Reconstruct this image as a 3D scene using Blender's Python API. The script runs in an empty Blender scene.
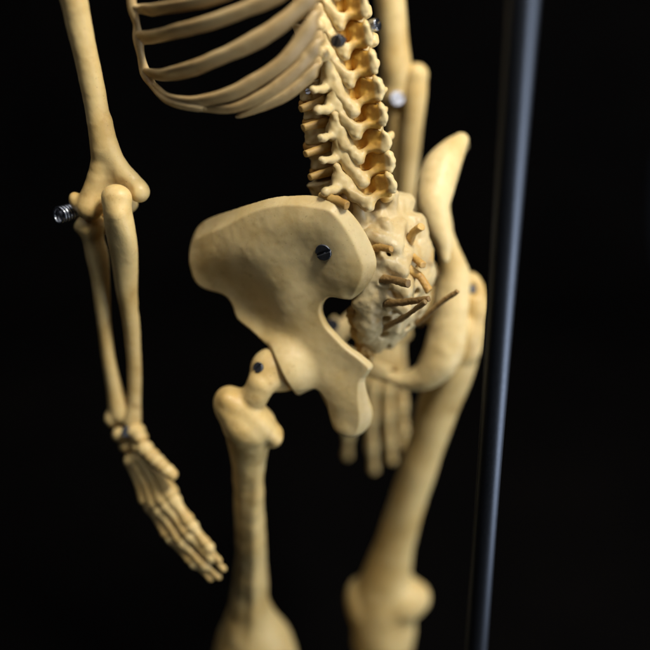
import bpy, math
from mathutils import Euler
import numpy as np

# ------------------------------------------------------------------ camera model (cm); world x = skeleton's right, y = its front, z = up
PITCH, AZ = math.radians(32), math.radians(36)
F = 325 / math.tan(math.radians(20))
HV = np.array([math.sin(AZ), math.cos(AZ), 0.0]); UPV = np.array([0, 0, 1.0])
CF = HV * math.cos(PITCH) - UPV * math.sin(PITCH)
CR = np.array([math.cos(AZ), -math.sin(AZ), 0.0])
CU = np.cross(CR, CF)
CAM = np.array([-1.75, -4.0, 0.0]) - (CF * 39 + CR * (372 - 325) / F * 39 + CU * (325 - 285) / F * 39)

def V(*a): return np.array(a, float)

def at(px, py, d=None, x=None, y=None, z=None):
    """the point seen at a place of the photo, at a known depth or on a known plane"""
    v = CF + CR * (px - 325) / F + CU * (325 - py) / F
    if d is not None: return CAM + v * d
    for val, i in ((x, 0), (y, 1), (z, 2)):
        if val is not None: return CAM + v * ((val - CAM[i]) / v[i])

def depth(p): return float((np.asarray(p) - CAM) @ CF)
def nrm(v): return np.asarray(v, float) / np.linalg.norm(v)

# ------------------------------------------------------------------ signed distance modelling
class N:
    def __init__(s, f, lo, hi): s.f, s.lo, s.hi = f, np.asarray(lo, float), np.asarray(hi, float)

def smin(a, b, k):
    h = np.maximum(k - np.abs(a - b), 0) / k
    return np.minimum(a, b) - h * h * k * .25

def cone(a, b, ra, rb):
    a, b = np.asarray(a, float), np.asarray(b, float); ba = b - a; l2 = max(ba @ ba, 1e-9); rm = max(ra, rb)
    rr = ra - rb; a2 = l2 - rr * rr
    if a2 <= 1e-7:
        c, r0 = (a, ra) if ra > rb else (b, rb)
        return N(lambda P: np.linalg.norm(P - c, axis=1) - r0, np.minimum(a, b) - rm, np.maximum(a, b) + rm)
    def f(P):
        q = P - a; y = q @ ba; z = y - l2; w = q * l2 - y[:, None] * ba; x2 = (w * w).sum(1)
        y2, z2 = y * y * l2, z * z * l2; k = np.sign(rr) * rr * rr * x2
        return np.where(np.sign(z) * a2 * z2 > k, np.sqrt(x2 + z2) / l2 - rb,
                        np.where(np.sign(y) * a2 * y2 < k, np.sqrt(x2 + y2) / l2 - ra, (np.sqrt(x2 * a2 / l2) + y * rr) / l2 - ra))
    return N(f, np.minimum(a, b) - rm, np.maximum(a, b) + rm)

def ball(c, r): return cone(c, np.asarray(c, float) + V(0, 0, 1e-4), r, r)

def basis(z, ref=(0, 0, 1)):
    z = nrm(z); x = np.cross(ref, z)
    if np.linalg.norm(x) < 1e-3: x = np.cross((1, 0, 0), z)
    x = nrm(x); return np.array([x, np.cross(z, x), z])

def ell(c, rad, R=None):
    c, rad = np.asarray(c, float), np.asarray(rad, float); R = np.eye(3) if R is None else np.asarray(R)
    def f(P):
        q = (P - c) @ R.T; k0 = np.linalg.norm(q / rad, axis=1); k1 = np.linalg.norm(q / rad ** 2, axis=1)
        return np.where(k0 < 1e-6, -rad.min(), k0 * (k0 - 1) / np.maximum(k1, 1e-6))
    m = rad.max(); return N(f, c - m, c + m)

def box(c, half, r, R=None):
    c, half = np.asarray(c, float), np.asarray(half, float); R = np.eye(3) if R is None else np.asarray(R)
    def f(P):
        q = np.abs((P - c) @ R.T) - (half - r)
        return np.linalg.norm(np.maximum(q, 0), axis=1) + np.minimum(q.max(1), 0) - r
    m = np.linalg.norm(half); return N(f, c - m, c + m)

def drum(c, rx, ry, hz, r, waist=0.0):
    """an elliptical drum (vertebral body) with a drawn-in waist"""
    c = np.asarray(c, float)
    def f(P):
        q = P - c; w = 1 - waist * np.clip(1 - (q[:, 2] / hz) ** 2, 0, 1)
        k = np.hypot(q[:, 0] / (rx * w), q[:, 1] / (ry * w)); d1 = (k - 1) * min(rx, ry) * .9 + r
        d2 = np.abs(q[:, 2]) - hz + r
        return np.minimum(np.maximum(d1, d2), 0) + np.hypot(np.maximum(d1, 0), np.maximum(d2, 0)) - r
    return N(f, c - V(rx, ry, hz), c + V(rx, ry, hz))

def U(k, *ns):
    def f(P):
        d = ns[0].f(P)
        for n in ns[1:]: d = smin(d, n.f(P), k)
        return d
    return N(f, np.min([n.lo for n in ns], 0) - k * .3, np.max([n.hi for n in ns], 0) + k * .3)

def D(k, a, *bs):
    def f(P):
        d = a.f(P)
        for b in bs: d = -smin(-d, b.f(P), k)
        return d
    return N(f, a.lo, a.hi)

def cut(k, a, p, n):
    """keep the side of a plane that lies against n"""
    p, n = np.asarray(p, float), nrm(n)
    return N(lambda P: -smin(-a.f(P), -((P - p) @ n), k), a.lo, a.hi)

LAT = np.random.default_rng(7).uniform(-1, 1, 32 ** 3)
def vnoise(P):
    i = np.floor(P).astype(np.int64); t = P - i; t = t * t * t * (t * (6 * t - 15) + 10); o = np.zeros(len(P)); i &= 31; k = (i + 1) & 31
    for a in (0, 1):
        wx = t[:, 0] if a else 1 - t[:, 0]; X = (k if a else i)[:, 0] * 1024
        for b in (0, 1):
            wy = wx * (t[:, 1] if b else 1 - t[:, 1]); Y = X + (k if b else i)[:, 1] * 32
            o += wy * ((1 - t[:, 2]) * LAT[Y + i[:, 2]] + t[:, 2] * LAT[Y + k[:, 2]])
    return o
ROT = np.array([[.36, .48, -.8], [-.8, .6, 0], [.48, .64, .6]])

def wob(a, amp, fr, seed=0.0, amp2=0.0, fr2=0.0):
    """gentle unevenness, as on a cast bone"""
    def f(P):
        Q = P @ ROT + seed * 3.7
        d = a.f(P) - amp * vnoise(Q * fr * .45)
        return d - amp2 * vnoise(Q * fr2 * .45) if amp2 else d
    return N(f, a.lo - amp - amp2, a.hi + amp + amp2)

def catmull(p, n=6):
    p = np.asarray(p, float); e = np.vstack([2 * p[0] - p[1], p, 2 * p[-1] - p[-2]]); out = []
    for i in range(1, len(e) - 2):
        for t in np.linspace(0, 1, n, endpoint=False):
            a, b, c, d = e[i - 1:i + 3]
            out.append(.5 * (2 * b + (c - a) * t + (2 * a - 5 * b + 4 * c - d) * t * t + (3 * b - a - 3 * c + d) * t ** 3))
    return np.array(out + [e[-2]])

def tube(pts, rad, n=5, k=.0):
    q = catmull(np.c_[np.asarray(pts, float), np.asarray(rad, float)], n)
    cs = [cone(q[i, :3], q[i + 1, :3], max(q[i, 3], .02), max(q[i + 1, 3], .02)) for i in range(len(q) - 1)]
    if k: return U(k, *cs)
    def f(P):
        d = cs[0].f(P)
        for c in cs[1:]: d = np.minimum(d, c.f(P))
        return d
    return N(f, np.min([c.lo for c in cs], 0), np.max([c.hi for c in cs], 0))

def polygonize(node, h, relax=1, fair=4):
    lo, hi = node.lo - 3 * h, node.hi + 3 * h; B = 10
    nb = np.ceil((hi - lo) / (h * B)).astype(int); n = nb * B
    I = np.stack(np.meshgrid(*[np.arange(k) for k in nb], indexing='ij'), -1).reshape(-1, 3)
    dc = node.f(lo + (I + .5) * B * h - h * .5); R = B * h * .866 * 1.35 + .25 * h * B
    G = np.empty(tuple(n), np.float32)
    Gb = G.reshape(nb[0], B, nb[1], B, nb[2], B).transpose(0, 2, 4, 1, 3, 5)
    Gb[...] = np.where(dc > 0, 1., -1.).reshape(*nb, 1, 1, 1)
    act = I[np.abs(dc) < R]
    loc = np.stack(np.meshgrid(*[np.arange(B)] * 3, indexing='ij'), -1).reshape(-1, 3)
    for s in range(0, len(act), 300):
        a = act[s:s + 300]
        P = (a[:, None] * B + loc[None]).reshape(-1, 3) * h + lo
        Gb[a[:, 0], a[:, 1], a[:, 2]] = node.f(P).reshape(-1, B, B, B)
    G = np.ascontiguousarray(Gb.transpose(0, 3, 1, 4, 2, 5)).reshape(tuple(n))
    ins = G < 0
    cs = [(i, j, k) for i in (0, 1) for j in (0, 1) for k in (0, 1)]
    sl = lambda A, c: A[c[0]:A.shape[0] - 1 + c[0], c[1]:A.shape[1] - 1 + c[1], c[2]:A.shape[2] - 1 + c[2]]
    cnt = sum(sl(ins, c).astype(np.int8) for c in cs)
    cell = np.argwhere((cnt > 0) & (cnt < 8))
    idx = np.full(cnt.shape, -1, np.int64); idx[tuple(cell.T)] = np.arange(len(cell))
    acc = np.zeros((len(cell), 3)); num = np.zeros(len(cell))
    for c in cs:
        for ax in range(3):
            if c[ax]: continue
            e = np.array(c); e[ax] = 1
            va = G[tuple((cell + c).T)]; vb = G[tuple((cell + e).T)]; m = (va < 0) != (vb < 0)
            t = np.where(m, va / np.where(m, va - vb, 1), 0); p = np.tile(np.array(c, float), (len(cell), 1)); p[:, ax] = t
            acc[m] += p[m]; num[m] += 1
    ver = (cell + acc / num[:, None]) * h + lo
    faces = []
    for ax in range(3):
        o = [1, 1, 1]; o[ax] = 0; b, c = [(1, 2), (2, 0), (0, 1)][ax]
        s0 = [slice(1, -1)] * 3; s0[ax] = slice(0, -1); s1 = [slice(1, -1)] * 3; s1[ax] = slice(1, None)
        A, Bv = ins[tuple(s0)], ins[tuple(s1)]
        for flip in (0, 1):
            w = np.argwhere((A & ~Bv) if not flip else (~A & Bv)) + o
            if not len(w): continue
            def id_(db, dc_):
                q = w.copy(); q[:, b] -= db; q[:, c] -= dc_; return idx[tuple(q.T)]
            q = np.stack([id_(1, 1), id_(0, 1), id_(0, 0), id_(1, 0)], 1)
            faces.append(q[:, ::-1] if flip else q)
    fa = np.concatenate(faces); fa = fa[(fa >= 0).all(1)]
    for _ in range(relax):                                          # pull each vertex on to the surface along the gradient
        e = h * .5; d = node.f(ver)
        g = np.stack([node.f(ver + e * np.eye(3)[i]) - node.f(ver - e * np.eye(3)[i]) for i in range(3)], 1) / (2 * e)
        gg = np.maximum((g * g).sum(1), .2)
        st = np.clip(d / gg, -h * .5, h * .5); ver = ver - g * st[:, None]
    a = fa.ravel(); b = np.roll(fa, -1, 1).ravel(); src = np.r_[a, b]; dst = np.r_[b, a]; nn_ = len(ver)
    deg = np.maximum(np.bincount(src, minlength=nn_), 1)[:, None]
    for lam in (.5, -.52) * fair:
        av = np.stack([np.bincount(src, ver[dst, i], nn_) for i in range(3)], 1) / deg
        ver = ver + lam * (av - ver)
    return ver, fa

# ------------------------------------------------------------------ Blender side
C = bpy.context.scene.collection

def material(name): 
    m = bpy.data.materials.new(name); m.use_nodes = True
    nt = m.node_tree; return m, nt, nt.nodes['Principled BSDF']

def bone_mat(name, base, dark, stain=None, sss=.12, rough=.42, spots=.5, spine=False, bump=.25):
    m, nt, bs = material(name); L = nt.links.new
    tc = nt.nodes.new('ShaderNodeTexCoord')
    def noise(scale, det=6, rg=.6):
        n = nt.nodes.new('ShaderNodeTexNoise'); n.inputs['Scale'].default_value = scale
        n.inputs['Detail'].default_value = det; n.inputs['Roughness'].default_value = rg
        L(tc.outputs['Object'], n.inputs['Vector']); return n
    def ramp(src, a, b):
        r = nt.nodes.new('ShaderNodeMapRange'); r.interpolation_type = 'SMOOTHSTEP'
        r.inputs['From Min'].default_value = a; r.inputs['From Max'].default_value = b; L(src, r.inputs['Value']); return r.outputs['Result']
    def mix(fac, a, b):
        x = nt.nodes.new('ShaderNodeMix'); x.data_type = 'RGBA'
        if isinstance(fac, float): x.inputs[0].default_value = fac
        else: L(fac, x.inputs[0])
        for k, v in ((6, a), (7, b)):
            if isinstance(v, tuple): x.inputs[k].default_value = (*v, 1)
            else: L(v, x.inputs[k])
        return x.outputs[2]
    big = noise(38, 5); fine = noise(420, 6); mid = noise(130, 5)
    col = mix(ramp(big.outputs['Fac'], .38, .72), base, dark)
    f2 = nt.nodes.new('ShaderNodeMath'); f2.operation = 'MULTIPLY'; f2.inputs[1].default_value = spots
    L(ramp(mid.outputs['Fac'], .55, .8), f2.inputs[0])
    col = mix(f2.outputs[0], col, tuple(c * k for c, k in zip(dark, (.62, .52, .42))))
    f3 = nt.nodes.new('ShaderNodeMath'); f3.operation = 'MULTIPLY'; f3.inputs[1].default_value = spots * .9
    L(ramp(noise(900, 2).outputs['Fac'], .68, .74), f3.inputs[0])
    col = mix(f3.outputs[0], col, tuple(c * k for c, k in zip(dark, (.4, .33, .25))))
    if spine:                                                       # orange glow of light through the thin spinous processes, painted on their sides
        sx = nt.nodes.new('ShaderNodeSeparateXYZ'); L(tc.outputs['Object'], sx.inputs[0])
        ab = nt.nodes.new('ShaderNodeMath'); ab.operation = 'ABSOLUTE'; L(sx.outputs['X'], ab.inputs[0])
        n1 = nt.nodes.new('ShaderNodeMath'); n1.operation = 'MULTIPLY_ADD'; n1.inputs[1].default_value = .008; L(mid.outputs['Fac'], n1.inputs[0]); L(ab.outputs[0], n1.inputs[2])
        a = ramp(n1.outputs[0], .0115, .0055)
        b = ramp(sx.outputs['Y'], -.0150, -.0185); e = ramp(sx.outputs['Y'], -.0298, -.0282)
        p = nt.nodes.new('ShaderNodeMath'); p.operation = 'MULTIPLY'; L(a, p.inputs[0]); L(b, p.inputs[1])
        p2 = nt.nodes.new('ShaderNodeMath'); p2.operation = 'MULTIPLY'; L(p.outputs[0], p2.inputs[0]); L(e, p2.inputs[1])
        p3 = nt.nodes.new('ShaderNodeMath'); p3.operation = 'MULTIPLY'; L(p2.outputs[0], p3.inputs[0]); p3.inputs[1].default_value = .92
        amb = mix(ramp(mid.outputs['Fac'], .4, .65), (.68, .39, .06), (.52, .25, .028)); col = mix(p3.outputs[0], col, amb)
    if stain:
        st, s0, s1, sc = stain
        col = mix(ramp(noise(sc, 4).outputs['Fac'], s0, s1), col, st)
    L(col, bs.inputs['Base Color'])
    bs.inputs['Subsurface Weight'].default_value = sss
    bs.inputs['Subsurface Radius'].default_value = (1, .45, .14); bs.inputs['Subsurface Scale'].default_value = .0022
    rr = nt.nodes.new('ShaderNodeMapRange'); L(big.outputs['Fac'], rr.inputs['Value'])
    rr.inputs['To Min'].default_value = rough - .12; rr.inputs['To Max'].default_value = rough + .16; L(rr.outputs['Result'], bs.inputs['Roughness'])
    bs.inputs['Specular IOR Level'].default_value = .4
    b1 = nt.nodes.new('ShaderNodeBump'); b1.inputs['Strength'].default_value = bump; b1.inputs['Distance'].default_value = .0006; L(mid.outputs['Fac'], b1.inputs['Height'])
    b2 = nt.nodes.new('ShaderNodeBump'); b2.inputs['Strength'].default_value = bump * .9; b2.inputs['Distance'].default_value = .0004
    L(fine.outputs['Fac'], b2.inputs['Height']); L(b1.outputs[0], b2.inputs['Normal']); L(b2.outputs[0], bs.inputs['Normal'])
    return m

def metal_mat(name, col, rough, metallic=1.0, speck=.0, bump=.1, scale=500):
    m, nt, bs = material(name); L = nt.links.new
    tc = nt.nodes.new('ShaderNodeTexCoord'); n = nt.nodes.new('ShaderNodeTexNoise'); n.inputs['Scale'].default_value = scale; n.inputs['Detail'].default_value = 4
    L(tc.outputs['Object'], n.inputs['Vector'])
    r = nt.nodes.new('ShaderNodeMapRange'); L(n.outputs['Fac'], r.inputs['Value']); r.inputs['To Min'].default_value = rough - speck; r.inputs['To Max'].default_value = rough + speck
    L(r.outputs['Result'], bs.inputs['Roughness'])
    bs.inputs['Base Color'].default_value = (*col, 1); bs.inputs['Metallic'].default_value = metallic
    b = nt.nodes.new('ShaderNodeBump'); b.inputs['Strength'].default_value = bump; b.inputs['Distance'].default_value = .0003; L(n.outputs['Fac'], b.inputs['Height']); L(b.outputs[0], bs.inputs['Normal'])
    return m

BONE = bone_mat('bone', (.70, .515, .225), (.54, .35, .115), sss=.18, spots=.7)
PELVIS = bone_mat('pelvis_bone', (.73, .56, .275), (.58, .405, .155), sss=.18, spots=.5, bump=.17)
RIBM = bone_mat('rib_bone', (.56, .41, .20), (.38, .245, .10), rough=.32, sss=.08, spots=.7)
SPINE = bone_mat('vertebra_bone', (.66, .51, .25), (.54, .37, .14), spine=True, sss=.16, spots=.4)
SACR = bone_mat('sacrum_bone', (.56, .435, .225), (.45, .31, .125), sss=.10, spots=.4, bump=.4, stain=((.50, .31, .10), .57, .72, 70))
ORANGE = bone_mat('orange_disc', (.55, .30, .075), (.44, .20, .035), sss=.15, bump=.4)
NERVE = bone_mat('nerve_plastic', (.56, .36, .11), (.40, .21, .045), rough=.5, spots=.8, bump=.5)
NERVED = bone_mat('dark_nerve_plastic', (.34, .21, .075), (.22, .12, .035), rough=.5, spots=.9, bump=.7)
STEEL = metal_mat('dark_screw_steel', (.17, .18, .21), .42, speck=.12)
SCREWM = metal_mat('screw_steel', (.20, .205, .24), .45, speck=.1)
BRIGHT = metal_mat('bright_spring_steel', (.55, .57, .62), .22)
ROD = metal_mat('dark_rod_steel', (.115, .125, .15), .42, speck=.10, bump=.12, scale=900)

def mesh_obj(name, ver, fac, mat, parent, smooth=True, origin=None, world=True):
    """one part: vertices in cm; the object's origin sits at the part's middle"""
    ver = np.asarray(ver, float)
    me = bpy.data.meshes.new(name)
    if world:
        o0 = ver.mean(0) if origin is None else np.asarray(origin, float)
    else: o0 = np.zeros(3)
    vv = ((ver - o0) * .01).astype(np.float32)
    if isinstance(fac, np.ndarray):
        k = fac.shape[1]
        me.vertices.add(len(vv)); me.vertices.foreach_set('co', vv.ravel())
        me.loops.add(fac.size); me.loops.foreach_set('vertex_index', fac.ravel().astype(np.int32))
        me.polygons.add(len(fac)); me.polygons.foreach_set('loop_start', np.arange(0, fac.size, k, dtype=np.int32))
        me.update(calc_edges=True); me.validate()
    else: me.from_pydata(vv.tolist(), [], [list(map(int, f)) for f in fac])
    me.materials.append(mat)
    if smooth: me.polygons.foreach_set('use_smooth', [True] * len(me.polygons))
    o = bpy.data.objects.new(name, me); C.objects.link(o)
    if world:
        loc = o0 * .01
        p = parent
        while p is not None:
            loc = loc - np.array(p.location); p = p.parent
        o.location = loc
    o.parent = parent
    return o

def solid(name, node, h, mat, parent, relax=1, **k):
    v, f = polygonize(node, h, relax); return mesh_obj(name, v, f, mat, parent, **k)

def lathe(prof, p, axis, n=28):
    """a turned shape: prof = [(radius, height)], cm"""
    R = basis(axis); v, f = [], []
    for r, z in prof:
        for i in range(n):
            a = 2 * math.pi * i / n; v.append(np.asarray(p) + (R[0] * math.cos(a) + R[1] * math.sin(a)) * max(r, 1e-4) + R[2] * z)
    for j in range(len(prof) - 1):
        for i in range(n): f.append((j * n + i, j * n + (i + 1) % n, (j + 1) * n + (i + 1) % n, (j + 1) * n + i))
    f.append(tuple(range(n))[::-1]); f.append(tuple(range((len(prof) - 1) * n, len(prof) * n)))
    return np.array(v), f

def screw(parent, p, axis, r, mat=STEEL, slot=True, turn=.4, tall=.45):
    R = basis(axis); a = math.cos(turn) * R[0] + math.sin(turn) * R[1]; b = np.cross(R[2], a)
    p = np.asarray(p, float); t = r * tall
    head = box(p, (r, r, t), .3 * t, R)
    head = U(.02, N(lambda P: np.maximum(np.hypot((P - p) @ R[0], (P - p) @ R[1]) - r + .25 * t, np.abs((P - p) @ R[2]) - t * .6) - .25 * t, p - r * 1.4, p + r * 1.4))
    if slot: head = D(.02, head, box(p + R[2] * t, (r * 1.3, r * .14, t * .8), .01, np.array([a, b, R[2]])))
    sh = cone(p - R[2] * t, p - R[2] * (t + r), r * .5, r * .5)
    return solid('screw', U(.01, head, sh), r / 11, mat, parent, relax=1)

ROD.node_tree.nodes['Principled BSDF'].inputs['Specular Tint'].default_value = (.2, .2, .23, 1)
skeleton = bpy.data.objects.new('skeleton_model', None); C.objects.link(skeleton)
BASE = V(0, -9, -46); skeleton.location = BASE * .01
skeleton['label'] = 'cream plastic anatomical skeleton model with screws, springs and nerve stubs in front of black backdrop'
skeleton['category'] = 'skeleton'

# ================================================================== hip bone (left built, right mirrored)
PS = at(372, 285, x=-1.75); AS = at(189, 255, x=-6.4); TB = at(345, 437, x=-3.1)
E1 = nrm(AS - PS); EN = nrm(np.cross(E1, TB - PS))
if EN @ (CAM - PS) < 0: EN = -EN
E2 = np.cross(EN, E1)
def onblade(px, py, h=0.0):
    v = CF + CR * (px - 325) / F + CU * (325 - py) / F
    t = ((PS + EN * h - CAM) @ EN) / (v @ EN); q = CAM + v * t - PS
    return q @ E1, q @ E2
def blade3(px, py, h=0.0):
    s, t = onblade(px, py, h); return PS + E1 * s + E2 * t + EN * h
# outline seen in the photo: (px, py, width of the crest's edge face in cm, height)
OUT = [(188.6, 265, .05, 0), (186.8, 247, .30, -.1), (190, 231, .62, -.2), (199, 222, .8, -.25), (221, 214, .7, -.25), (248, 205, .45, -.2), (271.5, 198.6, .42, -.2),
       (295, 197, .42, -.2), (315.5, 198.6, .45, -.2), (332, 204, .5, -.25), (346, 214, .58, -.3), (356, 227, .62, -.3), (366, 244, .66, -.35), (373, 263, .66, -.4), (371, 277, .55, -.35),
       (363, 290, .42, -.25), (353, 299.5, .2, -.15), (345, 301, .12, 0), (337, 298.5, .05, 0), (329, 298, .05, 0), (322.5, 303, .05, 0), (320, 312, .05, 0), (324, 324, .05, 0),
       (332, 334, .05, 0), (346, 348, .08, -.05), (359.5, 358, .1, -.1), (370, 368, .08, -.2), (367, 375, .12, -.15), (362.5, 384, .2, -.1), (364.5, 402, .3, -.1), (367, 420, .35, -.1), (363, 433, .3, -.1),
       (354, 439.5, .2, 0), (344, 438.5, .2, 0), (333, 430, .2, 0), (326.5, 415, .2, .05), (324, 402, .15, .1), (316, 391, .1, .2), (304, 389, .08, .35), (294.6, 381, .05, .45),
       (282, 364, .05, .5), (271.5, 349, .05, .45), (260, 341, .05, .35), (249.5, 331, .05, .2), (236, 319, .05, .05), (230, 303, .05, -.05), (221, 295, .06, -.1), (204, 290, .08, -.1), (194, 281.5, .08, -.05)]
CTRL = [(a, b, h) for a, b, w, h in OUT] + [
    (203, 245, .0), (222, 243, .08), (245, 236, .08), (270, 226, .02), (300, 222, .0), (325, 226, .04), (343, 243, .08), (352, 262, .12), (349, 281, .10),
    (324, 252, -.02), (300, 250, -.04), (278, 252, .06), (252, 258, .2), (228, 262, .16), (208, 266, .06), (222, 280, -.12), (240, 287, -.10), (258, 292, -.02), (270, 285, .16), (288, 283, .12), (310, 280, -.02), (335, 280, .1),
    (250, 310, -.12), (268, 316, .02), (285, 312, .2), (305, 305, .1), (262, 330, .08), (280, 338, .22), (300, 330, .18), (290, 358, .42), (305, 372, .36), (315, 350, .18), (330, 362, .08), (345, 372, -.02), (325, 385, .22), (345, 395, .16), (338, 412, .18), (352, 415, .06)]
def bulge(px, py):                                                  # the crest flares out to the side between its two ends
    u_ = np.clip((372 - px) / 183., 0, 1); v_ = np.clip((330 - py) / 110., 0, 1)
    return .95 * 4 * u_ * (1 - u_) * v_ * v_ * (3 - 2 * v_)
OUT = [(a, b, w, (.06 if a > 325 and b < 298 else h) + bulge(a, b)) for a, b, w, h in OUT]
CTRL = OUT and [(a, b, h) for a, b, w, h in OUT] + [(a, b, (1.5 if b < 320 else 1) * h + bulge(a, b)) for a, b, h in CTRL[len(OUT):]]
OUT2 = np.array([onblade(a, b, h) for a, b, w, h in OUT])
OW = np.array([o[2] * (.66 if o[0] > 325 and o[1] < 300 else .8 if o[1] < 250 else 1) for o in OUT])
dense = catmull(np.c_[np.vstack([OUT2, OUT2[:1]]), np.r_[OW, OW[0]]], 3)[:-1]
POLY, PW = dense[:, :2], np.maximum(dense[:, 2], .03)
def tps_fit(xy, h):
    n = len(xy); r = np.linalg.norm(xy[:, None] - xy[None], axis=2); K = r * r * np.log(r + 1e-6) + np.eye(n) * .02
    Pm = np.c_[np.ones(n), xy]; A = np.block([[K, Pm], [Pm.T, np.zeros((3, 3))]])
    return np.linalg.solve(A, np.r_[h, 0, 0, 0])
CX = np.array([onblade(*c) for c in CTRL]); CW = tps_fit(CX, np.array([c[2] for c in CTRL]))
def hfield(q):
    r = np.linalg.norm(q[:, None] - CX[None], axis=2)
    return (r * r * np.log(r + 1e-6)) @ CW[:-3] + CW[-3] + q @ CW[-2:]
def poly_sd(q):
    """signed distance to the outline and the edge-face width of its nearest stretch"""
    best = np.full(len(q), 1e9); w = np.zeros(len(q)); inside = np.zeros(len(q), bool); m = len(POLY)
    for i in range(m):
        a, b = POLY[i], POLY[(i + 1) % m]; ab = b - a; d = q - a
        t = np.clip(d @ ab / (ab @ ab), 0, 1); dd = ((d - t[:, None] * ab) ** 2).sum(1)
        k = dd < best; best = np.where(k, dd, best); w = np.where(k, PW[i] + (PW[(i + 1) % m] - PW[i]) * t, w)
        c = (a[1] <= q[:, 1]) != (b[1] <= q[:, 1])
        if abs(ab[1]) > 1e-9: inside ^= c & (q[:, 0] < a[0] + (q[:, 1] - a[1]) * ab[0] / ab[1])
    s = np.sqrt(best); return np.where(inside, -s, s), w
def blade_f(P):
    q = P - PS; st = np.c_[q @ E1, q @ E2]; n = q @ EN
    d2, w = poly_sd(st); h = hfield(st); din = -d2
    k = np.clip(1 - din / w, -1, 1.3)
    top = h - 1.2 * w * np.where(k > .12, k, np.where(k < -.12, 0, (k + .12) ** 2 / .48))
    th = .42 + .9 * np.clip(w - .1, 0, .6) * np.exp(-(np.maximum(din, 0) / .9) ** 2) + .5 * np.clip((st[:, 1] * SG - 5.0) / 3, 0, 1)
    kin = .12 + .22 * np.clip((w - .08) / .3, 0, 1)
    return np.maximum(-smin(-(n - top) * .82, -d2, .14), -smin(-(h - th - n) * .82, -d2, kin))
SG = 1.0 if onblade(345, 437)[1] > 0 else -1.0
bp = np.array([PS + E1 * s + E2 * t + EN * g for s, t in POLY for g in (-1.6, 1.7)])
blade = N(blade_f, bp.min(0), bp.max(0))
HJ = at(287, 366, x=-4.25)                                          # hip joint centre
OPEN = nrm(V(-.78, .42, -.42))
cup = cut(.12, ell(HJ, (1.5, 1.5, 1.5)), HJ + OPEN * .1, OPEN)
sym = V(-.12, 3.0, -7.4)
tub0 = blade3(345, 425, -.35)
hip_l = U(.45, blade, cup)
hip_l = U(.35, hip_l, tube([blade3(318, 360, -.8), blade3(341, 394, -.8), tub0], [.62, .58, .42]))
ramus = U(.3, tube([HJ + V(.9, .9, -.2), V(-2.2, 2.6, -6.5), V(-.55, 3.1, -7.2)], [.75, .45, .42]),
          ell(sym + V(-.35, 0, .2), (.45, .42, .95)),
          tube([tub0 + V(.1, .2, .1), V(-1.8, -1.2, -7.9), V(-1.15, .8, -7.8), V(-.5, 2.7, -7.7)], [.42, .36, .34, .4]))
hip_l = U(.35, hip_l, ramus)
hip_l = U(.12, hip_l, ell(blade3(362, 367, -.3), (.14, .3, .14), basis(blade3(346, 352) - blade3(368, 368))))
hip_l = D(.12, hip_l, ball(HJ + OPEN * .12, 1.2))
hip_l = wob(hip_l, .012, 2.6, .5, .005, 8.)
hv, hf = polygonize(hip_l, .055)
hip_left = mesh_obj('hip_bone', hv, hf, PELVIS, skeleton)
sp = blade3(324, 252, -.02 + bulge(324, 252)); screw(hip_left, sp + EN * .02, EN, .37, turn=.5, tall=.35)
# mirrored copy: the right half of the pelvis sits a little higher and further back
def to_right(P):
    x, y, z = (np.asarray(P, float) * V(-1, 1, 1)).T
    low = np.clip((-6.2 - z) / 1.2, 0, 1) * np.clip((y + 2.6) / 1.2, 0, 1)
    return np.c_[x + 1.0 - .75 * np.clip((z + 3) / 3, 0, 1) + .10 * np.maximum(z + 5, 0), y + .1, z + .05 * x + .06 * np.maximum(z, 0) - .65 * low]
rv = to_right(hv)
WING = ((461, 140.5, 44.8, 8), (450, 154, 44.5, 14.5), (440.5, 170, 44.2, 19), (435, 190, 43.9, 18.5), (433, 206, 43.8, 16.5), (437, 223, 43.9, 14), (443, 241, 44.0, 9.5), (445, 258, 44.1, 5))
HOOK = ((452, 290, 46.0, 14), (450.5, 312, 46.2, 17.5), (447, 338, 46.5, 19.5), (440, 360, 46.8, 19), (425, 376, 47.2, 13.5), (405, 381, 47.7, 8.5), (385, 375.5, 48.2, 6), (358, 366, 48.9, 6.5))
BACK = nrm(at(452, 190, d=60) - CAM) + CR * .05
isc = U(.6, tube([at(a, b, d=d) for a, b, d, r in WING], np.array([w[3] for w in WING]) * 44.3 / F, 5),
        *[tube([at(a, b, d=d) + BACK * g for a, b, d, r in WING[:6]], np.array([w[3] for w in WING[:6]]) * kk * 44.3 / F, 5) for g, kk in ((1.0, .8), (2.0, .68), (3.0, .58), (4.0, .5), (5.0, .42))])
isc = U(.35, isc, tube([at(a, b, d=d) for a, b, d in ((443, 205, 45.0), (444, 228, 45.2), (449, 250, 45.5), (454, 275, 45.9), (451, 300, 46.1))], np.array([6, 8, 10, 15.5, 17]) * 45.4 / F, 5),
        tube([at(a, b, d=d) for a, b, d, r in HOOK], np.array([h[3] for h in HOOK]) * 46.8 / F, 6))
iv, if_ = polygonize(wob(isc, .03, 3., .2, .01, 8.), .075)
low_half = hf[((hv[hf][:, :, 2] < -3.6) & (hv[hf][:, :, 1] > -.7)).all(1)]                       # socket and pubic arch; the wing above is its own surface
hip_right = mesh_obj('hip_bone', np.vstack([rv, iv]), np.vstack([low_half[:, ::-1], if_ + len(rv)]), PELVIS, skeleton)
screw(hip_right, at(333, 325, d=46.8), -CF + CU * .2, .3)

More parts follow.
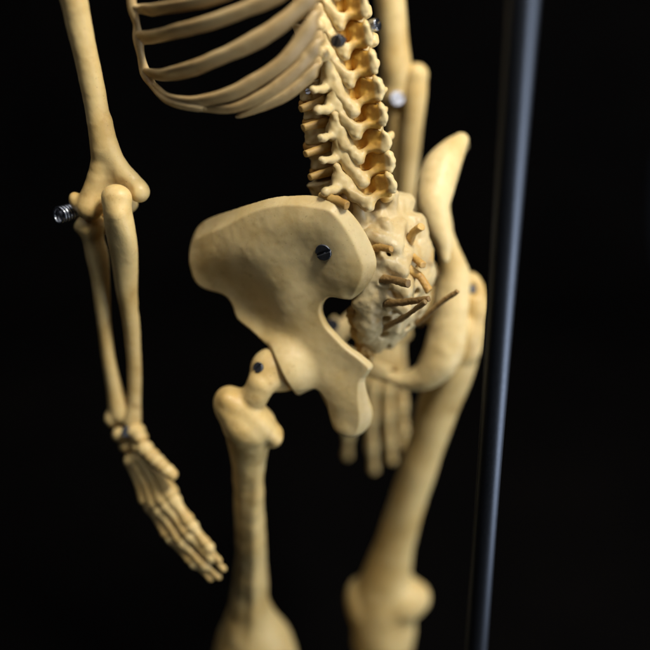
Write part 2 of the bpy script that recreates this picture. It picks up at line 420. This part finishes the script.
# ================================================================== femurs
def px_tube(pts, n=5, k=0.0):
    """(px, py, depth, radius in px)"""
    return tube([at(a, b, d=d) for a, b, d, r in pts], [r * d / F for a, b, d, r in pts], n, k)
def pb(px, py, d, r): return ball(at(px, py, d=d), r * d / F)
def pe(px, py, d, rx, ry, rz, rot=0.0):
    c, s = math.cos(rot), math.sin(rot); k = d / F
    return ell(at(px, py, d=d), (rx * k, ry * k, rz * k), np.array([CR * c + CU * s, -CR * s + CU * c, CF]))

hd = depth(HJ)
fem = U(.35, ball(HJ + OPEN * .14, 1.14), tube([HJ + OPEN * .2, at(262, 385, d=hd - .8), at(243, 412, d=42.9)], [.78, .6, .8], 4))
fem = U(.35, fem, pe(232, 407, 42.5, 18, 21, 20, .35), pe(241, 420, 42.5, 19, 22, 18))
shaft = px_tube([(250, 425, 43.1, 25), (249, 448, 44.2, 19.5), (249, 475, 45.3, 15.5), (250, 515, 47.2, 15), (251, 555, 49.3, 15.2), (250.5, 585, 51.1, 17), (250, 602, 52.0, 19.5), (250.5, 618, 52.9, 24), (252.5, 634, 53.8, 31.5), (255, 652, 54.9, 40), (256, 680, 56.4, 45)])
fem = U(.4, fem, shaft)
fem = U(.3, fem, pe(274, 437, 43.2, 9, 12, 10, -.3), tube([at(228, 400, d=41.8), at(255, 420, d=42.1), at(275, 440, d=42.9)], [.35, .28, .28]))
fem = U(.3, fem, px_tube([(262, 440, 43.4, 5), (256, 475, 44.55, 4), (254, 530, 46.95, 4), (254, 590, 50.0, 4), (250, 640, 52.2, 3)]))
fem = U(.3, fem, pe(269, 366, hd - .5, 17, 15, 15), tube([at(268, 362, d=hd - .4), at(258, 382, d=hd - .9)], [.55, .5]))
fem = U(.5, fem, pe(236, 690, 56.2, 26, 28, 30), pe(280, 692, 56.6, 26, 28, 30))
fem_l = solid('femur', wob(fem, .05, 2.0, 1.3, .010, 6.), .065, BONE, skeleton)
screw(fem_l, at(258.5, 367.5, d=hd - 1.2), -CF * .85 + CR * -.45 + CU * .15, .25, turn=1.1)
# right femur
GR = (474, 305)
RH = to_right(HJ[None])[0]; RD = depth(RH)
fr = U(.4, ball(RH, 1.15), tube([RH, at(448, 322, d=47.3), at(466, 330, d=47.0)], [.8, .7, .75]))
fr = U(.4, fr, pe(473, 300, 46.8, 14, 28, 17, .12), pe(462, 335, 47.2, 18, 28, 17, .35))
fr = U(.4, fr, px_tube([(462, 330, 47.2, 21), (452, 368, 48.6, 23), (437, 410, 50.2, 20), (421, 460, 52.2, 18.5), (405, 510, 54.4, 18), (394, 548, 56.2, 19.5), (387, 576, 57.6, 24), (384, 600, 58.8, 30), (383, 640, 60.2, 30)]))
fr = U(.6, fr, pe(361, 602, 59.2, 15, 24, 20, .15), pe(407, 600, 58.0, 19, 22, 21, -.3), pe(420, 597, 57.6, 9, 11, 10), pe(387, 630, 59.4, 25, 26, 20))
fr = D(.35, fr, pe(386, 626, 55.9, 8, 22, 10), pe(474, 287, 45.9, 5, 9, 9))
fem_r = solid('femur', wob(fr, .03, 1.6, 2.1), .075, BONE, skeleton)
screw(fem_r, at(472.5, 289, d=46.2), -CF * .7 + CR * .7 + CU * .1, .24, SCREWM)
# shin bones carry on below the picture
for px, py, d0, sx in ((257, 745, 59., -4.6), (384, 668, 61.4, 4.3)):
    p0 = at(px, py, d=d0); p1 = V(sx * 1.0, p0[1] + .5, BASE[2] + 2.5)
    solid('tibia', U(.4, ell(p0 + V(0, 0, -.4), (1.9, 1.35, .8)), tube([p0 + V(0, 0, -.6), p0 + (p1 - p0) * .15, p0 + (p1 - p0) * .5, p1 + V(0, 0, 1.4), p1], [1.3, .85, .62, .6, .95])), .14, BONE, skeleton)

# ================================================================== sacrum, coccyx and sacral nerves
SL = [(1.9, -1.3, 2.5, .95, .75), (1.0, -2.05, 2.55, .98, .9), (0., -2.75, 2.5, .95, .95), (-1.2, -3.1, 2.45, .88, .9), (-2.4, -3.1, 2.25, .8, .9), (-3.4, -2.9, 1.85, .68, .8), (-4.2, -2.6, 1.25, .5, .55)]
sac = U(.5, *[ell((.32, y, z), (w, t, hz)) for z, y, w, t, hz in SL])
cr = [V(0, -2.75, 1.75), V(0, -3.35, .95), V(0, -3.75, .05), V(0, -3.95, -.9), V(0, -3.85, -1.9), V(0, -3.55, -2.9)]
sac = U(.3, sac, *[ell(c, (.26, .36, .5), basis(V(0, .35, 1))) for c in cr], tube(cr, [.26] * 6, 3))
for z_, y_ in ((1.25, -3.45), (.3, -4.0), (-.65, -4.3), (-1.6, -4.3)):
    sac = U(.22, sac, *[tube([V(s * .95, y_ + .8, z_ + .38), V(s * .45, y_ + .35, z_ + .2), V(0, y_, z_ - .12)], [.24, .27, .24], 3) for s in (-1, 1)])
    sac = D(.12, sac, ell(V(0, y_ + .12, z_ - .58), (.62, .36, .19)))
for s in (-1, 1):
    sac = U(.3, sac, tube([V(s * .62, -2.55, 1.5), V(s * .66, -3.2, .35), V(s * .62, -3.5, -.9), V(s * .5, -3.5, -2.1), V(s * .42, -3.15, -3.3), V(s * .42, -2.95, -4.5)], [.3, .26, .24, .22, .2, .16], 3))
    sac = U(.22, sac, cone(V(s * .85, -1.9, 1.9), V(s * .95, -2.0, 2.85), .36, .30))            # facets that face the last vertebra
    sac = U(.25, sac, tube([V(s * 1.75 + .3, -2.4, 1.3), V(s * 1.8 + .3, -2.95, .2), V(s * 1.85 + .3, -3.15, -.9), V(s * 1.75 + .3, -3.2, -2.), V(s * 1.4 + .3, -3.05, -3.2)], [.45, .4, .36, .32, .28], 3))
    for fz, fy, fx in ((.95, -3.0, 1.08), (-.25, -3.5, 1.02), (-1.35, -3.75, .9), (-2.35, -3.65, .78), (-3.3, -3.4, .72)):
        sac = D(.14, sac, cone(V(s * fx + .12, fy - .5, fz), V(s * fx * .9 + .12, fy + .9, fz + .1), .22, .16))
sac = D(.12, sac, cone(V(-.15, -3.2, 2.75), V(0, -1.6, 2.45), .5, .3), cone(V(0, -3.4, -4.9), V(0, -2.9, -3.7), .3, .12))
sac = wob(sac, .06, 3.2, .7, .03, 10.)
sacrum = solid('sacrum', sac, .055, SACR, skeleton)
for (x0, y0, d0, x1, y1, d1, w, m) in (
        (365, 251, 39.9, 391, 249, 38.7, 4.6, NERVE), (374, 277, 40.2, 408, 284, 38.5, 4.6, NERVED), (381, 304, 40.6, 429, 299, 38.6, 4.1, NERVED), (388, 326, 41.0, 425, 302, 38.3, 3.1, NERVED),
        (409, 242, 40.6, 421, 227, 39.6, 4.7, NERVE), (412, 256, 40.5, 423, 265, 39.7, 4.2, NERVE), (410, 270, 40.3, 429, 291, 39.9, 4.6, NERVE), (424, 318, 42.2, 458, 291, 40.5, 3.0, NERVED)):
    a, b = at(x0, y0, d=d0), at(x1, y1, d=d1); ax = nrm(b - a); m0 = (a + b) / 2 + CU * .05
    m0 = m0 + CU * .10 * math.sin(x0) + CR * .05 * math.cos(y0)
    nv = tube([a - ax * .5, a, m0, b], [w * 1.05 * d0 / F, w * .98 * d0 / F, w * .86 * d0 / F, w * (.8 + .12 * math.sin(y1)) * d1 / F], 4)
    nv = cut(.05, nv, b + ax * .03, ax)
    solid('nerve_root', wob(nv, .022, 6., x0 * .1, .014, 22.), .032, m, sacrum, relax=1)
coc = U(.15, *[pe(a, b, d, rx, ry, rx, .25) for a, b, d, rx, ry in ((354, 317, 41.9, 7, 11), (359, 332, 42.3, 9, 11), (365, 346, 42.9, 9.5, 9), (369, 357, 43.6, 6.5, 6))])
solid('coccyx', wob(coc, .05, 9., .3, .05, 20.), .035, NERVE, skeleton)

# ================================================================== spine
def vertebra_nodes(thor, seed=.4):
    ws = .62 if thor else 1.0
    parts = [drum((0, 0, 0), 1.12 if not thor else 1.0, .84, .40, .1, .10)]
    for s in (-1, 1):
        parts += [cone((s * .62, -.6, .12), (s * .8, -1.15, .12), .27, .26)]
        if thor: parts += [tube([(s * .75, -1.2, .1), (s * 1.25, -1.55, .2), (s * 1.55, -1.75, .28)], [.28, .25, .32], 3)]
        else: parts += [tube([(s * .8, -1.2, .12), (s * 1.4, -1.42, .12), (s * 2.02, -1.5, .24)], [.27, .19, .15], 3)]
        parts += [tube([(s * .88, -1.15, .05), (s * .98, -1.42, .45), (s * 1.02, -1.5, .92)], [.3, .29, .2], 3),
                  tube([(s * .92, -1.35, .4), (s * .84, -1.64, -.3), (s * .6, -2.0, -1.08)], [.27, .28, .25], 3),
                  ell((s * .46, -1.62, -.22), (.6, .2, .66), basis(V(s * .6, -.0, 1), (0, 1, 0))),
                  tube([(s * .62, -1.98, -1.02), (s * .40, -2.10, -.86), (s * .20, -2.42, -.72), (0, -2.86, -.66)], [.22, .18, .16, .15], 3)]
    parts += [box((0, -2.26, -.32), (.13, .74, .50), .1, np.array([[1, 0, 0], [0, .94, .34], [0, -.34, .94]])),
              tube([(.05, -2.84, .14), (-.04, -3.0, -.12), (.03, -3.06, -.45), (-.02, -2.95, -.74)], [.07, .11, .15, .13], 3)]
    if thor: parts.append(box((0, -2.5, -.5), (.14, .5, .4), .1))
    v = U(.22, *parts)
    v = D(.12, v, cone((0, -1.02, 1.2), (0, -1.02, -1.2), .40, .40))
    return wob(v, .075, 4., seed, .03, 12.)

TIPS = [(4.12, -3.0), (4.95, -2.66), (5.84, -2.36), (6.86, -2.16), (7.88, -1.78), (8.95, -1.42), (10.02, -1.02), (11.1, -.72), (12.2, -.5), (13.3, -.4), (14.4, -.35)]
lumbar = [polygonize(vertebra_nodes(False, sd), .05) for sd in (.4, 2.3, 5.1)]; tho_v, tho_f = polygonize(vertebra_nodes(True), .05)
disc_v, disc_f = polygonize(wob(drum((0, 0, 0), 1.12, .84, .2, .12, -.05), .015, 6.), .06)
stub = {}
for s in (-1, 1):
    nn = cut(.04, tube([(s * .55, -.75, -.42), (s * 1.0, -.72, -.5), (s * 1.75, -.45, -.5), (s * 1.95, -.38, -.48)], [.2, .2, .15, .15], 3), (s * 1.9, -.4, -.48), (s, .2, 0))
    stub[s] = polygonize(wob(nn, .015, 11., s), .035)
protos = {}
for i, (z, yt) in enumerate(TIPS):
    thor = i >= 5; pv = 'thor' if thor else 'lum%d' % (i % 3)
    j0, j1 = max(i - 1, 0), min(i + 1, len(TIPS) - 1)
    lean = math.atan2(TIPS[j1][1] - TIPS[j0][1], TIPS[j1][0] - TIPS[j0][0])     # the column's own curve
    yaw = math.radians(13); sxy = 1.13
    sc = (1.0, .98, .97, .96, .94, .9, .88, .86, .84, .82, .8)[i]
    rot = Euler((-lean * .8 - (.10 if i == 0 else 0), math.radians((-2, 1.5, -1, 2, -1.5, 1, 0, 1, -1, 0, 0)[i]), yaw + math.radians((2, -2, 1.5, -1, 2, -1, 1, 0, 0, 0, 0)[i])))
    c = V(.1 - .12 * (i == 0), yt, z) - np.array(rot.to_matrix()) @ V(0, -3.02 * sc * sxy, -.32)
    if pv not in protos:
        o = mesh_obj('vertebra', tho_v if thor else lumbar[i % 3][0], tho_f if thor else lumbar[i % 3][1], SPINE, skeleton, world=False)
        d = mesh_obj('spinal_disc', disc_v, disc_f, ORANGE, o, world=False); d.location = (0, 0, -.0056)
        kids = [d]
        for s in (-1, 1): kids.append(mesh_obj('nerve_root', *stub[s], NERVE, o, world=False))
        protos[pv] = (o, kids)
    else:
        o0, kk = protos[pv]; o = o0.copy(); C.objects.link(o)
        for k in kk:
            c2 = k.copy(); C.objects.link(c2); c2.parent = o
    o.location = (c - BASE) * .01
    o.rotation_euler = rot; o.scale = (sc * sxy, sc * sxy, 1.04)
    if i == 6:
        T11 = o
    if i == 7: T10 = o
a, b = at(330, 198.5, d=38.2), at(347, 206, d=37.7); ax = nrm(b - a)
nv = cut(.04, tube([a - ax * .4, a, (a + b) / 2 + CU * .04, b], [.2, .21, .19, .19], 3), b, ax)
solid('nerve_root', wob(nv, .03, 10., 2.2), .035, NERVE, skeleton)
# screws that hold the rib heads (hung on the skeleton's spine)
screw(skeleton, at(338, 41, d=35.8), -CF * .8 - CR * .45 - CU * .35, .26, turn=1.3, tall=.8)
screw(skeleton, at(374.5, 25, d=36.6), -CF * .6 + CR * .8, .25, BRIGHT, tall=.8)
screw(skeleton, at(308.5, 92, d=38.2), -CF - CR * .3, .13, BRIGHT, tall=.8)

# ================================================================== ribs and costal cartilage (left side of the chest)
CH_C, CH_A, CH_B = V(0.0, 3.2), 7.4, 5.0
def chest(px, py, grow=0.0, far=False):
    v = CF + CR * (px - 325) / F + CU * (325 - py) / F
    A, B_ = CH_A + grow, CH_B + grow
    ox, oy = (CAM[0] - CH_C[0]) / A, (CAM[1] - CH_C[1]) / B_; dx, dy = v[0] / A, v[1] / B_
    a, b, c = dx * dx + dy * dy, ox * dx + oy * dy, ox * ox + oy * oy - 1
    disc = max(b * b - a * c, 0)
    return CAM + v * ((-b + (1 if far else -1) * math.sqrt(disc)) / a)

def sweep(pts, ww, tt, nref, n=14, sub=7, seed=0.0, sharp=(True, True)):
    q = catmull(np.c_[pts, ww, tt, nref], sub); v, f = [], []; m = len(q)
    T = np.gradient(q[:, :3], axis=0)
    for i in range(m):
        t = nrm(T[i]); nn = q[i, 5:8]; nn = nrm(nn - t * (nn @ t)); b = np.cross(t, nn)
        e = min(i, m - 1 - i); k = (.35, .75, .93, 1.)[min(e, 3)] if (sharp[0] if i < m / 2 else sharp[1]) else 1.
        wv = 1 + .05 * math.sin(i * .31 + seed) + .035 * math.sin(i * .83 + seed * 2) * math.sin(i * .19 + seed)
        for j in range(n):
            a = 2 * math.pi * j / n; ca, sa = math.cos(a), math.sin(a)
            v.append(q[i, :3] + b * (abs(ca) ** .8 * np.sign(ca) * q[i, 3] * k * wv) + nn * (abs(sa) ** .8 * np.sign(sa) * q[i, 4] * k))
    for i in range(m - 1):
        for j in range(n): f.append((i * n + j, i * n + (j + 1) % n, (i + 1) * n + (j + 1) % n, (i + 1) * n + j))
    f.append(tuple(range(n))); f.append(tuple(range((m - 1) * n, m * n))[::-1])
    return np.array(v), f
def normal_at(p): return nrm(V((p[0] - CH_C[0]) / CH_A ** 2, (p[1] - CH_C[1]) / CH_B ** 2, -.12))

RIBS = [  # px, py of the centre line, half width in px; then the level of the spine it runs to
    ([(134.5, 8.5, 5.5), (147, 10, 5), (161, 8.5, 5), (188, 4, 5), (215, -2.5, 5.5), (250, -17, 6), (290, -42, 6.5), (315, -64, 6)], 12.9),
    ([(139.5, 38, 5.5), (155, 36.5, 5.5), (178, 31, 5.5), (211.5, 22, 6), (245, 9.5, 6.5), (276, -4, 6.8), (300, -22, 6.5), (318, -42, 6)], 12.0),
    ([(146.5, 73, 5), (164, 75, 5.5), (191, 69, 6), (218, 58, 6.3), (245, 46, 7), (272, 30.5, 7.5), (296, 12, 7.5), (316, -8, 6.5)], 11.2),
    ([(156, 86, 4), (171, 98, 4.5), (195, 101.5, 5.2), (228, 95, 6), (255.5, 81, 6), (282.6, 62.6, 6.5), (300, 43, 6.8), (315, 18, 6)], 10.2),
    ([(186, 107, 2.5), (222, 109.5, 4), (245, 104.5, 5), (272, 91, 6), (296, 71, 6.2), (308, 57, 6), (318, 44, 5)], 9.4),
    ([(236, 117, 1.6), (250, 112, 3.2), (266, 105, 4.5), (286, 95, 5.5), (304, 81, 5.5), (316, 68, 4.5)], 8.7)]
for i, (pp, zz) in enumerate(RIBS):
    g = (-.0, -.0, .0, -.0, -.18, -.35)[i]
    P = [chest(a, b, g) for a, b, w in pp]; W = [1.5 * w * depth(p) / F for (a, b, w), p in zip(pp, P)]
    P.append(P[-1] + V(.6, .9, .1)); W.append(W[-1] * .9)
    Th = [max(w * .42, .08) for w in W]
    Nn = [normal_at(p) for p in P]; Nn[-1] = Nn[-2]
    v, f = sweep(np.array(P), np.array(W), np.array(Th), np.array(Nn), seed=i * 1.7, sub=8, sharp=(i > 3, False))
    mesh_obj('rib', v, f, RIBM, skeleton)
strip = [(130, -14, 5.2), (132.5, 8, 5.5), (136.5, 24, 4.2), (138, 38, 6), (141, 56, 4.4), (145.5, 73, 6), (154, 87, 4.2), (166, 99, 4.6), (184, 105.5, 4.2), (206, 109, 3)]
P = [chest(a, b, .04) for a, b, w in strip]; W = np.array([1.25 * w * depth(p) / F for (a, b, w), p in zip(strip, P)])
v, f = sweep(np.array(P), W, np.maximum(W * .7, .08), np.array([normal_at(p) for p in P]), seed=5., sub=8)
cart = mesh_obj('costal_cartilage', v, f, RIBM, skeleton)

# ================================================================== left arm, seen from behind
def ad(py):                                                         # depth along the arm
    return float(np.interp(py, [-60, 0, 190, 425, 590], [34.8, 36.1, 40.0, 46.3, 46.0]))
def ap(pts, off=0.0): return [(a, b, ad(b) + off, r) for a, b, r in pts]
hum = px_tube(ap([(64, -45, 15), (73.5, 0, 13.7), (84.5, 50, 12.3), (94, 95, 12), (99.5, 125, 12), (103, 147, 12.5)]))
hum = U(.3, hum, px_tube([(101, 122, 38.6, 8), (103, 145, 39.1, 8.5), (99, 170, 39.6, 9.2), (93.5, 192, 40., 11.5), (90, 207, 40.1, 13.5)]),           # lateral pillar and condyle
        px_tube([(101, 122, 38.6, 8), (107, 142, 39.0, 8.6), (118.5, 166, 39.5, 8.6), (133, 182, 39.8, 9), (139, 191, 39.7, 9.5)]),                      # medial pillar and epicondyle
        pe(139, 192, 39.7, 8.5, 9.5, 9.5, .5), pe(76, 201, 40.3, 7, 9.5, 9, .4), pe(114, 205, 41.2, 24, 12, 10, .05))
web = [((103, 146), (107, 146), 8, 39.1), ((101, 156), (112, 157), 7.5, 39.3), ((100, 166), (118, 167), 7, 39.5), ((98, 176), (124, 176), 7, 39.75), ((97, 186), (130, 186), 6.5, 40.0)]
hum = U(.28, hum, *[cone(at(*a, d=d), at(*b, d=d), r * d / F, r * d / F) for a, b, r, d in web])
hum = D(.12, hum, pe(117.5, 191, 39.0, 15.5, 15.5, 14, -.2))
humerus = solid('humerus', wob(hum, .025, 2.4, .9, .008, 8.), .05, BONE, skeleton)
# elbow spring on its pin
ca, cb = at(75, 211, d=41.0), at(58, 215.5, d=40.3); ax = nrm(cb - ca); R = basis(ax); sv = []
L_ = np.linalg.norm(cb - ca); turns = 6
hel = [ca + ax * L_ * t + (R[0] * math.cos(2 * math.pi * turns * t) + R[1] * math.sin(2 * math.pi * turns * t)) * .36 for t in np.linspace(.1, 1, turns * 14)]
v, f = [], []; T = np.gradient(np.array(hel), axis=0)
for i, p in enumerate(hel):
    Rb = basis(T[i], ax)
    for j in range(8):
        a = 2 * math.pi * j / 8; v.append(p + (Rb[0] * math.cos(a) + Rb[1] * math.sin(a)) * .058)
for i in range(len(hel) - 1):
    for j in range(8): f.append((i * 8 + j, i * 8 + (j + 1) % 8, (i + 1) * 8 + (j + 1) % 8, (i + 1) * 8 + j))
mesh_obj('elbow_spring', v, f, BRIGHT, humerus)
v, f = lathe([(0, -.35), (.2, -.35), (.2, L_ * .86), (.16, L_ * .93), (0, L_ * .93)], ca, ax); mesh_obj('elbow_pin', v, f, STEEL, humerus)
# ulna and radius
uln = px_tube([(116, 199, 39.2, 11.5), (118, 215, 39.4, 14.5), (121, 235, 40.0, 14.5), (124, 260, 40.9, 12.5), (126, 290, 41.9, 9.8), (131.5, 325, 43.2, 8), (134.5, 365, 44.4, 6.8), (134.5, 400, 45.3, 6.6), (132, 420, 45.8, 9)])
uln = U(.5, uln, pe(117, 197, 39.0, 13.5, 11, 10), px_tube([(119, 215, 38.9, 6), (127, 238, 39.65, 5.5), (130, 265, 40.9, 4), (130, 300, 42.5, 3)]), pe(110, 226, 41.2, 12, 9, 9))
solid('ulna', wob(uln, .014, 2., 1.9, .004, 8.), .05, BONE, skeleton)
rad = px_tube([(91, 226, 41.0, 14.5), (93, 238, 41.3, 11), (97, 256, 41.8, 11), (100.5, 280, 42.4, 9), (103.5, 315, 43.3, 7.3), (108, 355, 44.4, 6.8), (115, 390, 45.4, 8), (121, 412, 46.0, 12)])
rad = U(.2, rad, pe(90, 226, 41.0, 16, 8.5, 13, .1), pe(112, 418, 46.1, 7, 9, 9))
radius = solid('radius', wob(rad, .014, 2., 2.6, .004, 8.), .055, BONE, skeleton)
screw(radius, at(126.5, 432, d=45.3), -CF + CR * .2, .26)

def digit_bone(name, a, b, r0, r1, parent, mat=BONE, h=.06):
    a, b = np.asarray(a, float), np.asarray(b, float); m = a + (b - a) * .5; rm = min(r0, r1) * .78
    nd = U(.08, tube([a, a + (b - a) * .22, m, b - (b - a) * .2, b], [r0, rm * 1.08, rm, rm * 1.08, r1], 2))
    return solid(name, wob(nd, .012, 8., a[0]), h, mat, parent, relax=0)

carp = U(.12, *[pe(a, b, d, r, r * .9, r * 1.1) for a, b, d, r in ((122, 434, 46.2, 10), (136, 431, 45.6, 9), (140, 437, 45.3, 8), (129, 445, 46.4, 10), (141, 447, 45.6, 9), (147, 452, 45.2, 7), (134, 456, 46.6, 9))])
hand = solid('hand', wob(carp, .03, 6., .4), .06, BONE, skeleton)
k = 46 / F
FING = [  # metacarpal base, knuckle, three joints; px, py, depth
    ([(145, 450, 45.6), (172, 497, 45.3), (190, 523, 45.1), (207, 545, 45.1), (221, 563, 45.2)], 8.6),
    ([(141, 453, 45.7), (165, 502, 45.45), (188, 533, 45.3), (209, 555, 45.3), (226, 571, 45.4)], 8.8),
    ([(136, 455, 45.9), (158, 506, 45.75), (181, 540, 45.6), (203, 563, 45.6), (221, 579, 45.7)], 8.6),
    ([(131, 456, 46.2), (149, 503, 46.2), (169, 536, 46.0), (192, 561, 45.9), (213, 581, 45.9)], 8.2)]
for js, r in FING:
    q = [at(a, b, d=d) for a, b, d in js]
    for i in range(4):
        a, b = q[i], q[i + 1]; ax = nrm(b - a); rr = r * k * (1, .86, .74, .66)[i]
        digit_bone('metacarpal' if i == 0 else 'phalanx', a + ax * rr * .6, b - ax * rr * .6, rr * (1.05 if i == 0 else 1), rr * (1.05, .9, .85, .55)[i], hand)
q = [at(143, 446, d=45.0), at(155, 459, d=44.7), at(165, 468, d=44.3), at(175, 477, d=44.1)]
for i in range(3):
    a, b = q[i], q[i + 1]; ax = nrm(b - a); digit_bone('metacarpal' if i == 0 else 'phalanx', a + ax * .2, b - ax * .2, .42 - .04 * i, .4 - .05 * i, hand)

# ================================================================== right arm, far side
hum2 = px_tube([(384, -40, 45.6, 15), (390, 0, 46.6, 15), (394, 40, 47.6, 14.5), (396, 65, 48.2, 15.5), (397, 85, 48.9, 16)])
hum2 = U(.35, hum2, pe(396, 96, 49.2, 17, 14, 16), pe(386, 92, 50.5, 13, 13, 12))
humerus2 = solid('humerus', wob(hum2, .015, 2., 3.), .08, BONE, skeleton)
screw(humerus2, at(397, 99, d=48.1), -CF + CR * .1, .38, SCREWM)
ul2 = px_tube([(416, 76, 48.3, 11), (415, 95, 48.6, 12), (412, 125, 49.4, 11), (409, 160, 50.5, 10), (406, 200, 51.8, 9), (401, 260, 53.8, 8), (395, 312, 55.6, 8)])
ul2 = U(.3, ul2, pe(417, 74, 48.2, 10, 10, 11))
solid('ulna', wob(ul2, .015, 2., 4.), .08, BONE, skeleton)
ra2 = px_tube([(396, 115, 49.9, 11), (396, 135, 50.4, 9), (396, 180, 51.9, 8.5), (393, 250, 54.2, 8), (388, 312, 56.2, 10)])
solid('radius', wob(ra2, .015, 2., 5.), .08, BONE, skeleton)
carp2 = U(.15, *[pe(a, b, 57., 9, 8, 9) for a, b in ((378, 322), (390, 324), (402, 322), (376, 333), (389, 335), (401, 333))])
hand2 = solid('hand', wob(carp2, .04, 5., 1.4), .1, BONE, skeleton)
k = 59 / F
for js, r in (([(376, 336), (364, 375), (354, 405), (349, 432), (347, 458)], 6.9), ([(382, 338), (374, 382), (371, 415), (372, 445), (374, 472)], 7.2),
              ([(390, 338), (388, 384), (388, 412), (390, 440), (392, 462)], 7.2), ([(398, 337), (401, 378), (402, 404), (403, 428), (404, 448)], 6.6)):
    q = [at(a, b, d=57.2 + .9 * i) for i, (a, b) in enumerate(js)]
    for i in range(4):
        a, b = q[i], q[i + 1]; ax = nrm(b - a); rr = r * k * (.95, .9, .86, .82)[i]
        digit_bone('metacarpal' if i == 0 else 'phalanx', a + ax * rr * .6, b - ax * rr * .6, rr, rr * (1, .95, .9, .85)[i], hand2, h=.11)

# ================================================================== stand rod and backdrop
ra_, rb_ = at(529, -80, x=0), at(476, 650, x=0); ra_ = ra_ + nrm(ra_ - rb_) * 6; rb_ = rb_ + nrm(rb_ - ra_) * ((rb_[2] - BASE[2]) / max(1e-3, -nrm(rb_ - ra_)[2]))
Lr = np.linalg.norm(ra_ - rb_)
v, f = lathe([(.48, 0), (.53, .06)] + [(.53, .06 + (Lr - .12) * t) for t in np.linspace(.02, 1, 30)] + [(.48, Lr)], rb_, ra_ - rb_, 48)
rod = mesh_obj('stand_rod', v, f, ROD, None, origin=rb_)
rod['label'] = 'slim dark blue-grey steel rod standing upright at the right of the skeleton'; rod['category'] = 'stand rod'
for p in rod.data.polygons:
    if len(p.vertices) > 4: p.use_smooth = False

m, nt, bs = material('black_cloth'); bs.inputs['Base Color'].default_value = (.012, .011, .011, 1); bs.inputs['Roughness'].default_value = .95; bs.inputs['Specular IOR Level'].default_value = .02
n = nt.nodes.new('ShaderNodeTexNoise'); n.inputs['Scale'].default_value = 6
cr_ = nt.nodes.new('ShaderNodeValToRGB'); cr_.color_ramp.elements[0].color = (.0012, .0012, .0014, 1); cr_.color_ramp.elements[1].color = (.0042, .0034, .003, 1)
tc = nt.nodes.new('ShaderNodeTexCoord'); nt.links.new(tc.outputs['Object'], n.inputs['Vector']); nt.links.new(n.outputs['Fac'], cr_.inputs[0]); nt.links.new(cr_.outputs[0], bs.inputs['Base Color'])
# a black cloth hung behind and swept forward under the stand
prof = [(95, 95), (95, 20), (94, -20), (90, -38), (80, -46), (60, -46.5), (0, -46.5), (-60, -46.5)]
hh = HV; side = np.cross(hh, UPV); v, f = [], []
q = catmull(np.array(prof, float), 6)
for s in np.linspace(-150, 150, 61):
    for y, z in q:
        rip = .8 * math.sin(s * .21 + .3 * math.sin(s * .05)) * (1 if y > 70 else 0)
        v.append(hh * (y + rip) + side * s + UPV * z)
m_ = len(q)
for i in range(60):
    for j in range(m_ - 1):
        if i < 40 or q[j, 0] > 93: f.append((i * m_ + j, (i + 1) * m_ + j, (i + 1) * m_ + j + 1, i * m_ + j + 1))
bd = mesh_obj('backdrop', v, f, m, None); bd['kind'] = 'structure'

# ================================================================== light
w = bpy.data.worlds.new('World'); bpy.context.scene.world = w; w.use_nodes = True
w.node_tree.nodes['Background'].inputs[0].default_value = (.5, .6, .8, 1); w.node_tree.nodes['Background'].inputs[1].default_value = .010
def lamp(name, pos, target, size, power, col, sy=None):
    l = bpy.data.lights.new(name, 'AREA'); l.energy = power; l.color = col; l.shape = 'RECTANGLE'; l.size = size; l.size_y = sy or size
    o = bpy.data.objects.new(name, l); C.objects.link(o); o.location = pos * .01
    R = basis(np.asarray(pos) - np.asarray(target))
    from mathutils import Matrix
    M = Matrix([[R[0][i], R[1][i], R[2][i]] for i in range(3)]); o.rotation_euler = M.to_euler(); return o
FOC = at(340, 280, d=40)
TOP = at(320, 210, d=39)
lamp('key_lamp', TOP + CR * 29 + CU * 42 - CF * 51, TOP, .16, 7.3, (1, .955, .86))
lamp('window_lamp', FOC + CR * 90 - CU * 15 - CF * 34, FOC, .7, 12.5, (.80, .89, 1), 2.2)
LOW = V(0, -10, -10)
lamp('added_low_lamp', LOW + CR * 72 - HV * 26 - UPV * 62, LOW, .9, 3.0, (.74, .86, 1), 1.0)  # added lamp below floor level, puts a cool reflection on the lower rod
lamp('fill_lamp', FOC - CR * 30 + CU * 75 - CF * 55, FOC, .9, 2.9, (.98, .97, 1))

# ================================================================== camera
cd = bpy.data.cameras.new('camera'); co = bpy.data.objects.new('camera', cd); C.objects.link(co)
from mathutils import Matrix
M = Matrix(((CR[0], CU[0], -CF[0], CAM[0] * .01), (CR[1], CU[1], -CF[1], CAM[1] * .01), (CR[2], CU[2], -CF[2], CAM[2] * .01), (0, 0, 0, 1)))
co.matrix_world = M; cd.sensor_width = 36; cd.lens = 18 / math.tan(math.radians(20)); cd.clip_start = .02; cd.clip_end = 20
cd.dof.use_dof = True; cd.dof.focus_distance = .387; cd.dof.aperture_fstop = 2.6; cd.dof.aperture_blades = 7
sc = bpy.context.scene; sc.camera = co
sc.view_settings.view_transform = 'Standard'; sc.view_settings.look = 'None'; sc.view_settings.exposure = 0; sc.view_settings.gamma = 1
sc.render.resolution_x = sc.render.resolution_y = 1024
sc.cycles.use_denoising = True
